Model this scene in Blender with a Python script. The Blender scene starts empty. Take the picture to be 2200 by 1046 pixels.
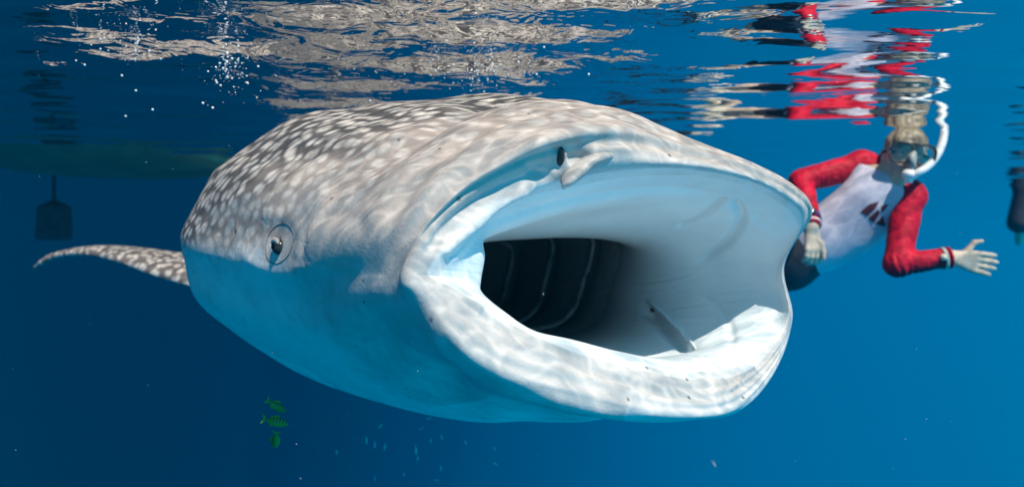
import bpy, bmesh, math, random
import numpy as np
from mathutils import Vector, Matrix
from mathutils.bvhtree import BVHTree
from mathutils import noise as mnoise

random.seed(7); RNG = np.random.default_rng(11)
SC = bpy.context.scene
COL = SC.collection
F = 1433.0            # focal length in pixels of the 2200 px wide photograph
H = 0.47              # depth of the camera under the water surface (surface is z = 0)

# ------------------------------------------------------------------ camera, world, sun, exposure
cd = bpy.data.cameras.new('camera'); cam = bpy.data.objects.new('camera', cd); COL.objects.link(cam)
cam.location = (0, 0, -H); cam.rotation_euler = (math.radians(90), 0, 0)
cd.sensor_width = 36; cd.lens = 36 * F / 2200; cd.clip_start = 0.02; cd.clip_end = 2000
cd.dof.use_dof = True; cd.dof.focus_distance = 1.25; cd.dof.aperture_fstop = 2.3
SC.camera = cam
SC.view_settings.view_transform = 'Standard'; SC.view_settings.look = 'None'
SC.view_settings.exposure = 0.6; SC.view_settings.gamma = 1.0; SC.view_settings.use_curve_mapping = False
SC.render.engine = 'CYCLES'
cy = SC.cycles
cy.use_denoising = True
cy.max_bounces = 12; cy.diffuse_bounces = 8; cy.glossy_bounces = 5; cy.transparent_max_bounces = 16
cy.volume_bounces = 2; cy.sample_clamp_indirect = 6.0
cy.caustics_reflective = True

SUN_DIR = Vector((0.27, -0.52, 0.80)).normalized()
SUN_EL = math.asin(SUN_DIR.z); SUN_AZ = math.atan2(SUN_DIR.x, SUN_DIR.y)

W = bpy.data.worlds.new('World'); SC.world = W; W.use_nodes = True
nt = W.node_tree; nt.nodes.clear()
def wn(t, **k):
    n = nt.nodes.new(t)
    for a, b in k.items(): setattr(n, a, b)
    return n
wo = wn('ShaderNodeOutputWorld')
tc = wn('ShaderNodeTexCoord'); sep = wn('ShaderNodeSeparateXYZ'); nt.links.new(tc.outputs['Generated'], sep.inputs[0])
sky = wn('ShaderNodeTexSky', sky_type='NISHITA'); sky.sun_disc = False
sky.sun_elevation = SUN_EL; sky.sun_rotation = SUN_AZ
bsky = wn('ShaderNodeBackground'); nt.links.new(sky.outputs[0], bsky.inputs[0]); bsky.inputs[1].default_value = 0.05
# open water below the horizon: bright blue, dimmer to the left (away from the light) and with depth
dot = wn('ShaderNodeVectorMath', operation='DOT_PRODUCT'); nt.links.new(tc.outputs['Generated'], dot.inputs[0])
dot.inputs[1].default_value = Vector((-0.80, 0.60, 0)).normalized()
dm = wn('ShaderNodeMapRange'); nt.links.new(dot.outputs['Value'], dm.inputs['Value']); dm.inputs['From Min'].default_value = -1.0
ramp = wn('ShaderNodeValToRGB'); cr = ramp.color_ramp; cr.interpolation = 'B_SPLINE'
cr.elements[0].position = 0.0; cr.elements[0].color = (0.0, 0.45, 0.75, 1)  # low stops: brightness added behind the camera to lift belly and mouth
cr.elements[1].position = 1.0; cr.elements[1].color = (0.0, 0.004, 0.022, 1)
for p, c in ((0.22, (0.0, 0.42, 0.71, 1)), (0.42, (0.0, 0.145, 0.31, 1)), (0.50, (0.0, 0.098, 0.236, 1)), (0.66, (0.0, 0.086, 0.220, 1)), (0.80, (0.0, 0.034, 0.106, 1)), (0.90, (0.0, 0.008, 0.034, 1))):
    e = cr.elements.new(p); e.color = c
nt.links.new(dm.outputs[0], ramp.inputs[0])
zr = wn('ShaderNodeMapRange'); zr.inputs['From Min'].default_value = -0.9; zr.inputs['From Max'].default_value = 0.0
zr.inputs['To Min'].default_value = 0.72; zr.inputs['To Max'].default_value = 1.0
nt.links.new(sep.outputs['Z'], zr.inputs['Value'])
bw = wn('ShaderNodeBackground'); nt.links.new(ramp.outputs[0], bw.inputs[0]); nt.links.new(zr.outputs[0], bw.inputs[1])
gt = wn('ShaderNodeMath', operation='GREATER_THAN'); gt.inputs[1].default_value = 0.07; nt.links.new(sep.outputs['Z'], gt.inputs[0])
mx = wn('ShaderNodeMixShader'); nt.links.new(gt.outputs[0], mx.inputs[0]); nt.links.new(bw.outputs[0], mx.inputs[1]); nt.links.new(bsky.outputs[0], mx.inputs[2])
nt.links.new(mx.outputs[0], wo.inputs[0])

sd = bpy.data.lights.new('sun', 'SUN'); sd.energy = 4.2; sd.angle = math.radians(0.5); sd.color = (1.0, 0.90, 0.77)
sun = bpy.data.objects.new('sun', sd); COL.objects.link(sun)
sun.rotation_euler = (-SUN_DIR).to_track_quat('-Z', 'Y').to_euler(); sun.location = SUN_DIR * 30

# ------------------------------------------------------------------ helpers
def at(px, py, d):
    """point at depth d (metres in front of the camera) seen at that place of the photograph"""
    return Vector(((px - 1100) / F * d, d, (523 - py) / F * d - H))
def tag(o, label=None, cat=None, group=None, kind=None):
    if label: o['label'] = label
    if cat: o['category'] = cat
    if group: o['group'] = group
    if kind: o['kind'] = kind
    return o
def empty(name, loc):
    o = bpy.data.objects.new(name, None); COL.objects.link(o); o.location = loc; o.empty_display_size = 0.1
    return o
def mesh_obj(name, verts, faces, mat, parent=None, smooth=True):
    me = bpy.data.meshes.new(name)
    me.from_pydata([tuple(v) for v in verts], [], faces); me.validate(); me.update()
    return link(name, me, mat, parent, smooth)
def link(name, me, mat, parent=None, smooth=True):
    o = bpy.data.objects.new(name, me); COL.objects.link(o)
    for m in (mat if isinstance(mat, (list, tuple)) else [mat]): me.materials.append(m)
    if smooth: me.polygons.foreach_set('use_smooth', [True] * len(me.polygons))
    if parent:
        o.parent = parent
        if parent.parent is None: o.matrix_parent_inverse = Matrix.Translation(-Vector(parent.location))
    return o
def tube(pts, rad, n=10, flat=1.0, up=None):
    """swept tube with round ends; rad may be a list"""
    pts = [Vector(p) for p in pts]
    rad = rad if isinstance(rad, (list, tuple)) else [rad] * len(pts)
    V, Fc = [], []
    ref = Vector(up) if up else None
    for i, p in enumerate(pts):
        t = (pts[min(i + 1, len(pts) - 1)] - pts[max(i - 1, 0)]).normalized()
        u = ref if ref else (Vector((0, 0, 1)) if abs(t.z) < 0.9 else Vector((1, 0, 0)))
        a = t.cross(u).normalized(); b = a.cross(t).normalized()
        for k in range(n):
            w = 2 * math.pi * k / n
            V.append(p + a * math.cos(w) * rad[i] + b * math.sin(w) * rad[i] * flat)
    for i in range(len(pts) - 1):
        for k in range(n):
            Fc.append((i * n + k, i * n + (k + 1) % n, (i + 1) * n + (k + 1) % n, (i + 1) * n + k))
    Fc.append(tuple(range(n))[::-1]); Fc.append(tuple((len(pts) - 1) * n + k for k in range(n)))
    return V, Fc
def spline(pts, n):
    """smooth dense version of a list of points or tuples"""
    P = np.array([tuple(p) for p in pts], float)
    t = np.r_[0, np.cumsum(np.maximum(np.linalg.norm(np.diff(P, axis=0), axis=1), 1e-6))]
    return hermite(t, P, np.linspace(0, t[-1], n))
def hermite(t, P, q):
    m = np.zeros_like(P)
    dt = np.diff(t)[(slice(None),) + (None,) * (P.ndim - 1)]
    sl = np.diff(P, axis=0) / dt
    m[1:-1] = (sl[:-1] * dt[1:] + sl[1:] * dt[:-1]) / (dt[1:] + dt[:-1]); m[0] = sl[0]; m[-1] = sl[-1]
    i = np.clip(np.searchsorted(t, q, side='right') - 1, 0, len(t) - 2)
    h = (t[i + 1] - t[i]); s = (q - t[i]) / h
    sh = (slice(None),) + (None,) * (P.ndim - 1)
    s = s[sh]; h = h[sh]
    return (2*s**3-3*s**2+1)*P[i] + (s**3-2*s**2+s)*h*m[i] + (-2*s**3+3*s**2)*P[i+1] + (s**3-s**2)*h*m[i+1]
def ball(c, r, nu=12, nv=8, axes=None):
    """ellipsoid; axes = three vectors (already scaled) or None"""
    A = axes or (Vector((r, 0, 0)), Vector((0, r, 0)), Vector((0, 0, r)))
    c = Vector(c); V = [c + A[2]]
    for j in range(1, nv):
        th = math.pi * j / nv
        for i in range(nu):
            ph = 2 * math.pi * i / nu
            V.append(c + A[0] * math.sin(th) * math.cos(ph) + A[1] * math.sin(th) * math.sin(ph) + A[2] * math.cos(th))
    V.append(c - A[2]); Fc = []
    for i in range(nu): Fc.append((0, 1 + i, 1 + (i + 1) % nu))
    for j in range(nv - 2):
        for i in range(nu):
            a = 1 + j * nu + i; b = 1 + j * nu + (i + 1) % nu
            Fc.append((a, a + nu, b + nu, b))
    l = len(V) - 1; s = 1 + (nv - 2) * nu
    for i in range(nu): Fc.append((s + i, l, s + (i + 1) % nu))
    return V, Fc
def join(*parts):
    V, Fc = [], []
    for v, f in parts:
        o = len(V); V += list(v); Fc += [tuple(i + o for i in t) for t in f]
    return V, Fc

# ------------------------------------------------------------------ materials
def mat(name, col=(0.5, 0.5, 0.5), rough=0.5, spec=0.4, metal=0.0, sss=0.0):
    m = bpy.data.materials.new(name); m.use_nodes = True
    b = m.node_tree.nodes['Principled BSDF']
    b.inputs['Base Color'].default_value = (*col, 1); b.inputs['Roughness'].default_value = rough
    b.inputs['Specular IOR Level'].default_value = spec; b.inputs['Metallic'].default_value = metal
    return m, m.node_tree, b
class N:
    """small helper to write node graphs"""
    def __init__(s, nt): s.nt = nt
    def n(s, t, ins=None, **k):
        n = s.nt.nodes.new(t)
        for a, b in k.items(): setattr(n, a, b)
        for a, b in (ins or {}).items():
            if hasattr(b, 'is_output') or isinstance(b, bpy.types.NodeSocket): s.nt.links.new(b, n.inputs[a])
            else: n.inputs[a].default_value = b
        return n
    def math(s, op, a, b=None, c=None, clamp=False):
        n = s.nt.nodes.new('ShaderNodeMath'); n.operation = op; n.use_clamp = clamp
        for i, v in enumerate((a, b, c)):
            if v is None: continue
            if isinstance(v, bpy.types.NodeSocket): s.nt.links.new(v, n.inputs[i])
            else: n.inputs[i].default_value = v
        return n.outputs[0]
    def mix(s, f, a, b):
        n = s.nt.nodes.new('ShaderNodeMix'); n.data_type = 'RGBA'
        for i, v in ((0, f), (6, a), (7, b)):
            if isinstance(v, bpy.types.NodeSocket): s.nt.links.new(v, n.inputs[i])
            else: n.inputs[i].default_value = v if i == 0 else (*v, 1)
        return n.outputs[2]
    def rng(s, v, a, b, c=0.0, d=1.0, smooth=True):
        n = s.n('ShaderNodeMapRange', {'Value': v, 'From Min': a, 'From Max': b, 'To Min': c, 'To Max': d})
        if smooth: n.interpolation_type = 'SMOOTHSTEP'
        return n.outputs[0]
def textured(name, c1, c2, scale=20, rough=0.55, bump=0.0, bscale=None, spec=0.35, stretch=None):
    m, t, b = mat(name, c1, rough, spec); g = N(t)
    co = g.n('ShaderNodeTexCoord').outputs['Object']
    if stretch: co = g.n('ShaderNodeMapping', {'Vector': co, 'Scale': stretch}).outputs[0]
    no = g.n('ShaderNodeTexNoise', {'Vector': co, 'Scale': scale, 'Detail': 5.0, 'Roughness': 0.6})
    t.links.new(g.mix(g.rng(no.outputs[0], 0.35, 0.65), c1, c2), b.inputs['Base Color'])
    if bump:
        nb = g.n('ShaderNodeTexNoise', {'Vector': co, 'Scale': bscale or scale, 'Detail': 4.0})
        bp = g.n('ShaderNodeBump', {'Height': nb.outputs[0], 'Strength': bump, 'Distance': 0.01})
        t.links.new(bp.outputs[0], b.inputs['Normal'])
    return m

def shark_skin():
    m, t, b = mat('shark_skin', (0.6, 0.6, 0.6), 0.55, 0.3); g = N(t)
    at_ = g.n('ShaderNodeAttribute', attribute_name='pigment')
    s3 = g.n('ShaderNodeSeparateColor', {'Color': at_.outputs['Color']})
    dorsal, dark, lip = s3.outputs[0], s3.outputs[1], s3.outputs[2]
    uv = g.n('ShaderNodeUVMap', uv_map='skin').outputs[0]
    obj = g.n('ShaderNodeTexCoord').outputs['Object']
    nz = g.n('ShaderNodeTexNoise', {'Vector': obj, 'Scale': 9.0, 'Detail': 4.0, 'Roughness': 0.6})
    # wobble the pattern so rows are not ruled
    wob = g.n('ShaderNodeTexNoise', {'Vector': uv, 'Scale': 11.0, 'Detail': 2.0})
    wv = g.n('ShaderNodeVectorMath', {0: wob.outputs['Color'], 1: (0.5, 0.5, 0.5)}, operation='SUBTRACT').outputs[0]
    wv = g.n('ShaderNodeVectorMath', {0: wv, 'Scale': 0.035}, operation='SCALE').outputs[0]
    uvw = g.n('ShaderNodeVectorMath', {0: uv, 1: wv}, operation='ADD').outputs[0]
    mp = g.n('ShaderNodeMapping', {'Vector': uvw, 'Scale': (0.72, 1.15, 1.0), 'Rotation': (0, 0, 0.12)}).outputs[0]
    vo = g.n('ShaderNodeTexVoronoi', {'Vector': mp, 'Scale': 35.0, 'Randomness': 0.92}, voronoi_dimensions='2D', feature='SMOOTH_F1')
    vo.inputs['Smoothness'].default_value = 0.25
    spot = g.rng(vo.outputs['Distance'], 0.15, 0.58, 1.0, 0.0)
    mp2 = g.n('ShaderNodeMapping', {'Vector': uvw, 'Scale': (1.0, 0.35, 1.0), 'Rotation': (0, 0, 0.5)}).outputs[0]
    st = g.n('ShaderNodeTexNoise', {'Vector': mp2, 'Scale': 34.0, 'Detail': 3.0, 'Roughness': 0.6}).outputs[0]
    spot = g.math('MULTIPLY', spot, g.rng(st, 0.3, 0.62, 0.45, 1.05), clamp=True)
    base = g.mix(dark, (0.40, 0.345, 0.315), (0.040, 0.043, 0.050))
    spotc = g.mix(dark, (0.60, 0.555, 0.52), (0.64, 0.60, 0.56))
    dors = g.mix(spot, base, spotc)
    dors = g.mix(g.math('MULTIPLY', lip, 0.85), dors, (0.56, 0.52, 0.49))
    edge = g.math('ADD', dorsal, g.math('MULTIPLY', g.math('SUBTRACT', nz.outputs[0], 0.5), 1.3))
    edge = g.rng(edge, 0.12, 0.85)
    belly = g.mix(g.rng(nz.outputs[0], 0.4, 0.75), (0.76, 0.77, 0.77), (0.64, 0.65, 0.65))
    n5 = g.n('ShaderNodeTexNoise', {'Vector': obj, 'Scale': 17.0, 'Detail': 6.0, 'Roughness': 0.65})
    belly = g.mix(g.math('MULTIPLY', lip, 0.9), belly, g.mix(g.rng(n5.outputs[0], 0.38, 0.66), (0.58, 0.565, 0.55), (0.45, 0.44, 0.435)))
    colr = g.mix(edge, belly, dors)
    # small dark freckles and grey smudges of the live skin
    fr = g.n('ShaderNodeTexVoronoi', {'Vector': obj, 'Scale': 24.0, 'Randomness': 1.0})
    frm = g.rng(fr.outputs['Distance'], 0.06, 0.13, 0.75, 0.0)
    keep = g.n('ShaderNodeSeparateColor', {'Color': fr.outputs['Color']}).outputs[0]
    frm = g.math('MULTIPLY', frm, g.rng(keep, 0.62, 0.68))
    colr = g.mix(frm, colr, (0.12, 0.12, 0.13))
    n2 = g.n('ShaderNodeTexNoise', {'Vector': obj, 'Scale': 26.0, 'Detail': 6.0, 'Roughness': 0.7})
    colr = g.mix(g.rng(n2.outputs[0], 0.52, 0.78, 0.0, 0.42), colr, (0.33, 0.31, 0.31))
    t.links.new(colr, b.inputs['Base Color'])
    n3 = g.n('ShaderNodeTexNoise', {'Vector': obj, 'Scale': 60.0, 'Detail': 5.0, 'Roughness': 0.65})
    mw = g.n('ShaderNodeTexWave', {'Vector': uvw, 'Scale': 3.0, 'Distortion': 9.0, 'Detail': 2.0})
    hh = g.math('ADD', n3.outputs[0], g.math('MULTIPLY', mw.outputs[1], 0.35))
    t.links.new(g.n('ShaderNodeBump', {'Height': hh, 'Strength': 0.28, 'Distance': 0.006}).outputs[0], b.inputs['Normal'])
    return m

def lining_mat():
    m, t, b = mat('mouth_lining', (0.6, 0.62, 0.62), 0.5, 0.3); g = N(t)
    obj = g.n('ShaderNodeTexCoord').outputs['Object']
    uv = g.n('ShaderNodeUVMap', uv_map='skin').outputs[0]
    nz = g.n('ShaderNodeTexNoise', {'Vector': obj, 'Scale': 7.0, 'Detail': 5.0, 'Roughness': 0.55})
    c = g.mix(g.rng(nz.outputs[0], 0.3, 0.7), (0.80, 0.86, 0.88), (0.70, 0.78, 0.81))
    # fine lengthwise creases
    mp = g.n('ShaderNodeMapping', {'Vector': uv, 'Scale': (1.0, 0.18, 1.0)}).outputs[0]
    cr_ = g.n('ShaderNodeTexNoise', {'Vector': mp, 'Scale': 70.0, 'Detail': 3.0, 'Distortion': 0.6})
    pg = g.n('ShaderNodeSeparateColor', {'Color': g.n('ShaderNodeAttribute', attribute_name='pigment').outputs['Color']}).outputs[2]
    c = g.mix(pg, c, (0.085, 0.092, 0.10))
    t.links.new(c, b.inputs['Base Color'])
    t.links.new(g.n('ShaderNodeBump', {'Height': cr_.outputs[0], 'Strength': 0.22, 'Distance': 0.006}).outputs[0], b.inputs['Normal'])
    return m

def water_mat():
    m = bpy.data.materials.new('water_surface'); m.use_nodes = True; t = m.node_tree; t.nodes.clear(); g = N(t)
    co = g.n('ShaderNodeTexCoord').outputs['Object']
    # chop stirred up over the shark, calmer away from it
    dist = g.n('ShaderNodeVectorMath', {0: co, 1: (-0.30, 1.75, 0.0)}, operation='DISTANCE').outputs['Value']
    zone = g.rng(dist, 0.35, 1.15, 1.0, 0.0)
    n1 = g.n('ShaderNodeTexNoise', {'Vector': co, 'Scale': 10.0, 'Detail': 2.5, 'Roughness': 0.5, 'Distortion': 0.8})
    bump = g.n('ShaderNodeBump', {'Height': n1.outputs[0], 'Strength': g.math('MULTIPLY', zone, 0.34), 'Distance': 0.03})
    mp = g.n('ShaderNodeMapping', {'Vector': co, 'Scale': (0.25, 1.0, 1.0)}).outputs[0]
    n2 = g.n('ShaderNodeTexNoise', {'Vector': mp, 'Scale': 16.0, 'Detail': 2.0})
    bump2 = g.n('ShaderNodeBump', {'Height': n2.outputs[0], 'Strength': 0.10, 'Distance': 0.02, 'Normal': bump.outputs[0]})
    nrm = bump2.outputs[0]
    fr = g.n('ShaderNodeFresnel', {'IOR': 1.333, 'Normal': nrm})
    gl = g.n('ShaderNodeBsdfGlossy', {'Color': (0.97, 0.98, 0.98, 1), 'Roughness': 0.015, 'Normal': nrm})
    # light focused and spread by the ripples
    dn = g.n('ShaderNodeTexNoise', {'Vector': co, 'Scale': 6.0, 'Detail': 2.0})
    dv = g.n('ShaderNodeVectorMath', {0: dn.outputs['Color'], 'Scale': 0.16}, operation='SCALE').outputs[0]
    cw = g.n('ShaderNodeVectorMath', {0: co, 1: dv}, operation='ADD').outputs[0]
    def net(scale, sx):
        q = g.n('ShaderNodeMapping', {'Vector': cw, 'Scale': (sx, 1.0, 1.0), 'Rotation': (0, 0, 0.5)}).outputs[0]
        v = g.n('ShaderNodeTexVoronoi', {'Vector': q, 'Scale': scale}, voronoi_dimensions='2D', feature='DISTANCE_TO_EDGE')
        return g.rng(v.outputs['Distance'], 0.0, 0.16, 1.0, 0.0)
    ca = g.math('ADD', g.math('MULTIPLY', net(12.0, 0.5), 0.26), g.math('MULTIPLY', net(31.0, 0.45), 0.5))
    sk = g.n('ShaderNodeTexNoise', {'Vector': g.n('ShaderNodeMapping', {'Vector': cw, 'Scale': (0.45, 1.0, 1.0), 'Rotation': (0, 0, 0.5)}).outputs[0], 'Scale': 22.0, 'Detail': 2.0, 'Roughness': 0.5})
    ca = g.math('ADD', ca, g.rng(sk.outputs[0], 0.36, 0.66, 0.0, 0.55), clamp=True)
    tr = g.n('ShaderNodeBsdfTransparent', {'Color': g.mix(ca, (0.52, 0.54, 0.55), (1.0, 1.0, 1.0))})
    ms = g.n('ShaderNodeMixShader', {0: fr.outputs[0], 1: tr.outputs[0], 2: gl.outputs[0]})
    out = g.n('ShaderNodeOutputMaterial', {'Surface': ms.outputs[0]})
    return m

M_SKIN = shark_skin(); M_LIN = lining_mat(); M_WATER = water_mat()
M_PAD = textured('gill_pad', (0.060, 0.066, 0.074), (0.10, 0.105, 0.11), 60, 0.6, 0.5, 120, stretch=(1, 1, 6))
M_ARCH = textured('gill_arch', (0.13, 0.14, 0.15), (0.22, 0.235, 0.245), 30, 0.5)
M_BLACK = mat('black_rubber', (0.012, 0.012, 0.014), 0.35, 0.5)[0]
M_NOST = textured('nostril_dark', (0.035, 0.03, 0.03), (0.07, 0.06, 0.06), 80, 0.7)
M_PUPIL = mat('pupil', (0.006, 0.006, 0.008), 0.25, 0.35)[0]
M_LIDP = textured('pale_eyelid', (0.34, 0.31, 0.29), (0.44, 0.41, 0.39), 60, 0.8, spec=0.1)
M_EYE = textured('eye_iris', (0.018, 0.019, 0.022), (0.05, 0.05, 0.05), 300, 0.2)
M_LID = textured('eyelid_skin', (0.12, 0.12, 0.12), (0.20, 0.19, 0.19), 60, 0.85, spec=0.08)
M_PALE = textured('pale_lip_skin', (0.54, 0.52, 0.50), (0.38, 0.37, 0.365), 28, 0.5, 0.25, 60)
M_FOLD = textured('mouth_fold', (0.55, 0.58, 0.60), (0.66, 0.69, 0.70), 25, 0.5)
M_HUMAN = textured('human_skin', (0.62, 0.52, 0.42), (0.50, 0.40, 0.31), 30, 0.5)
M_RED = textured('red_sleeve', (0.62, 0.004, 0.034), (0.40, 0.003, 0.022), 14, 0.6, 0.9, 34, 0.2)
M_WHITE = textured('white_shirt', (0.60, 0.60, 0.72), (0.48, 0.48, 0.60), 9, 0.6, 0.45, 11, 0.25)
M_DARKCLOTH = textured('navy_cloth', (0.02, 0.024, 0.04), (0.035, 0.04, 0.06), 20, 0.7, 0.3, 20)
M_SOCK = textured('cream_sock', (0.74, 0.70, 0.58), (0.64, 0.60, 0.48), 20, 0.6, 0.3, 25)
M_HAIR = textured('hair', (0.13, 0.11, 0.08), (0.34, 0.30, 0.22), 40, 0.6, 0.6, 70, stretch=(1, 1, 0.3))
M_FRAME = mat('mask_frame', (0.05, 0.05, 0.055), 0.45, 0.3)[0]
M_EYEW = mat('eye_white', (0.6, 0.58, 0.55), 0.3)[0]
M_SILI = mat('clear_silicone', (0.40, 0.43, 0.42), 0.35, 0.4)[0]
M_SNORK = mat('snorkel_white', (0.80, 0.82, 0.82), 0.3, 0.5)[0]
M_EMBLEM = textured('emblem_print', (0.07, 0.010, 0.022), (0.11, 0.02, 0.03), 60, 0.6)
M_LENS = bpy.data.materials.new('mask_lens'); M_LENS.use_nodes = True; t = M_LENS.node_tree; t.nodes.clear(); g = N(t)
g.n('ShaderNodeOutputMaterial', {'Surface': g.n('ShaderNodeMixShader', {0: 0.10, 1: g.n('ShaderNodeBsdfTransparent', {'Color': (0.90, 0.94, 0.94, 1)}).outputs[0], 2: g.n('ShaderNodeBsdfGlossy', {'Roughness': 0.05}).outputs[0]}).outputs[0]})
M_HULL = textured('green_hull', (0.018, 0.10, 0.09), (0.03, 0.14, 0.115), 4, 0.5, 0.2, 12)
M_CHROME = mat('pale_metal', (0.6, 0.6, 0.6), 0.25, 0.5, 0.6)[0]
M_PURPLE = mat('purple_strap', (0.10, 0.03, 0.14), 0.45)[0]

# ------------------------------------------------------------------ water surface (seen from below)
def axis(parts):
    out = []
    for a, b, s in parts: out += list(np.arange(a, b - 1e-9, s))
    out.append(parts[-1][1]); return np.array(out)
def geo(a, b, s0, r):
    o = [a]; s = s0
    while o[-1] < b: o.append(o[-1] + s); s *= r
    return o
xs = np.array(sorted(set([-v for v in geo(3.0, 12, 0.06, 1.18)] + list(np.arange(-2.98, 4.0, 0.02)) + geo(4.0, 12, 0.06, 1.18))))
ys = np.array(sorted(set([0.4 - v for v in geo(0.02, 12, 0.05, 1.18)] + list(np.arange(0.4, 5.0, 0.0075)) + geo(5.0, 12, 0.02, 1.12))))
X, Y = np.meshgrid(xs, ys)
Z = np.zeros_like(X)
waves = [(0.205, 0.062, 8), (0.29, 0.055, -14), (0.43, 0.045, 20), (0.66, 0.040, -6), (1.1, 0.030, 30), (0.15, 0.024, -22), (0.34, 0.018, 55), (0.25, 0.016, -60)]
for lam, sl, deg in waves:
    k = 2 * math.pi / lam; a = math.radians(deg); ph = RNG.uniform(0, 6.28)
    warp = 0.35 * np.sin(1.7 * X + ph) + 0.3 * np.sin(2.3 * Y - 1.3 * X + 2 * ph)
    fade = 1.0 / (1.0 + (np.maximum(np.hypot(X, Y) - 3.0, 0) / (6 * lam + 1.0)) ** 2)
    Z += sl / k * np.sin(k * (X * math.sin(a) + Y * math.cos(a)) + ph + warp * (0.2 / lam) ** 0.3) * fade
nx, ny = len(xs), len(ys)
me = bpy.data.meshes.new('water_surface')
me.vertices.add(nx * ny); me.vertices.foreach_set('co', np.stack([X, Y, Z], -1).astype(np.float32).ravel())
idx = np.arange(nx * ny).reshape(ny, nx)
q = np.stack([idx[:-1, :-1], idx[:-1, 1:], idx[1:, 1:], idx[1:, :-1]], -1).reshape(-1, 4)
me.loops.add(q.size); me.loops.foreach_set('vertex_index', q.ravel().astype(np.int32))
me.polygons.add(len(q)); me.polygons.foreach_set('loop_start', np.arange(0, q.size, 4, dtype=np.int32)); me.polygons.foreach_set('loop_total', np.full(len(q), 4, np.int32))
me.update(calc_edges=True)
ws = link('water_surface', me, M_WATER); tag(ws, 'rippled underside of the sea surface mirroring the shark and the swimmer', 'water surface', kind='structure')
del ws['category']

# ------------------------------------------------------------------ whale shark
D = Vector((0.5, -0.866, 0)); RIGHT = Vector((-0.866, -0.5, 0))   # heading; the side of the visible eye
shark = empty('whale_shark', at(900, 560, 1.9))
tag(shark, 'huge spotted whale shark swimming with its mouth wide open', 'whale shark')
RL = [(885,595,1.05),(925,515,1.06),(1005,437,1.085),(1095,390,1.11),(1200,372,1.135),(1330,350,1.16),(1470,352,1.2),(1600,378,1.28),(1690,420,1.37),(1730,468,1.44),(1682,574,1.5),(1697,682,1.46),(1650,772,1.41),(1576,822,1.32),(1478,826,1.24),(1366,806,1.17),(1246,774,1.12),(1138,730,1.08),(1038,676,1.06),(950,625,1.045)]
RO1 = [(868,590,1.065),(905,492,1.055),(988,402,1.068),(1090,344,1.082),(1200,302,1.108),(1335,285,1.17),(1480,318,1.25),(1615,362,1.33),(1700,406,1.41),(1739,462,1.48),(1685,571,1.56),(1702,682,1.52),(1664,788,1.41),(1590,866,1.3),(1490,883,1.205),(1350,876,1.125),(1220,848,1.075),(1100,800,1.04),(1000,735,1.02),(920,658,1.03)]
RO2 = [(780,590,1.14),(810,470,1.13),(900,355,1.16),(1010,285,1.21),(1145,246,1.27),(1300,236,1.34),(1455,296,1.4),(1600,358,1.46),(1692,408,1.52),(1730,466,1.58),(1674,562,1.64),(1684,676,1.6),(1640,785,1.53),(1565,860,1.45),(1465,884,1.4),(1330,888,1.34),(1190,880,1.29),(1050,850,1.24),(930,780,1.19),(830,690,1.15)]
RO3 = [(620,570,1.32),(640,440,1.32),(730,330,1.36),(860,266,1.38),(1010,230,1.42),(1190,218,1.46),(1352,262,1.58),(1490,345,1.68),(1580,400,1.78),(1630,460,1.82),(1630,560,1.84),(1610,670,1.8),(1560,770,1.74),(1480,850,1.68),(1380,888,1.6),(1250,902,1.54),(1100,905,1.48),(940,878,1.42),(800,805,1.36),(690,690,1.32)]
RO4 = [(394,545,1.72),(412,449,1.71),(512,326,1.7),(655,252,1.68),(815,234,1.69),(975,219,1.72),(1130,240,1.84),(1250,310,1.98),(1320,385,2.1),(1360,460,2.18),(1370,560,2.22),(1360,650,2.2),(1320,740,2.14),(1250,815,2.06),(1150,865,1.98),(1030,885,1.9),(890,878,1.84),(750,840,1.78),(620,775,1.74),(448,665,1.73)]
RI1 = [(1016,602,1.12),(1030,545,1.135),(1045,496,1.155),(1128,460,1.19),(1230,432,1.22),(1345,410,1.27),(1475,402,1.33),(1580,420,1.39),(1650,455,1.45),(1692,520,1.5),(1664,590,1.55),(1676,648,1.52),(1632,722,1.45),(1560,772,1.37),(1465,784,1.29),(1355,766,1.22),(1245,738,1.16),(1150,712,1.11),(1080,668,1.09),(1030,628,1.1)]
P = lambda L: np.array([tuple(at(*p)) for p in L])
I1 = P(RI1); c1 = I1.mean(0)
fq = np.fft.fft(I1 - c1, axis=0); fq[3:-2] = 0; I1S = np.fft.ifft(fq, axis=0).real
RV = np.array(tuple(RIGHT)); la = I1S @ RV; la_h = abs(la).max(); z_h = abs(I1S[:, 2]).max()
sqf = 1.0 / ((abs(la) / la_h) ** 5 + (abs(I1S[:, 2]) / z_h) ** 5 + 1e-9) ** 0.2; nrm_ = 1.0 / np.hypot(la / la_h, I1S[:, 2] / z_h)
I1S = I1S * np.clip(sqf, .9, 1.3)[:, None] * .94
def inner(s, k, kz, dz):
    w_ = min(1.0, max(0.0, (s - .2) / .4)); q = (I1 - c1) * (1 - w_) + I1S * w_; q = q + np.outer(-0.5 * w_ * q[:, 2], np.array(tuple(-D))); q = q * np.array([k, k, kz])
    return c1 + q + np.array(tuple(-D)) * s + np.array([0, 0, dz])
def sect(cx, cyy, hw, top, bot, yaw, sag=0.0):
    r = Vector((-math.cos(yaw), -math.sin(yaw), 0)); o = []
    cz = (top + bot) / 2; hh = (top - bot) / 2
    for i in range(20):
        a = math.pi - i * math.pi / 10
        ca, sa = math.cos(a), math.sin(a)
        w = hw * math.copysign(abs(ca) ** 0.9, ca); z = cz + hh * math.copysign(abs(sa) ** 0.95, sa)
        o.append((cx - r.x * w, cyy - r.y * w, z - H))
    return np.array(o)
y0 = math.radians(30)
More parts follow.
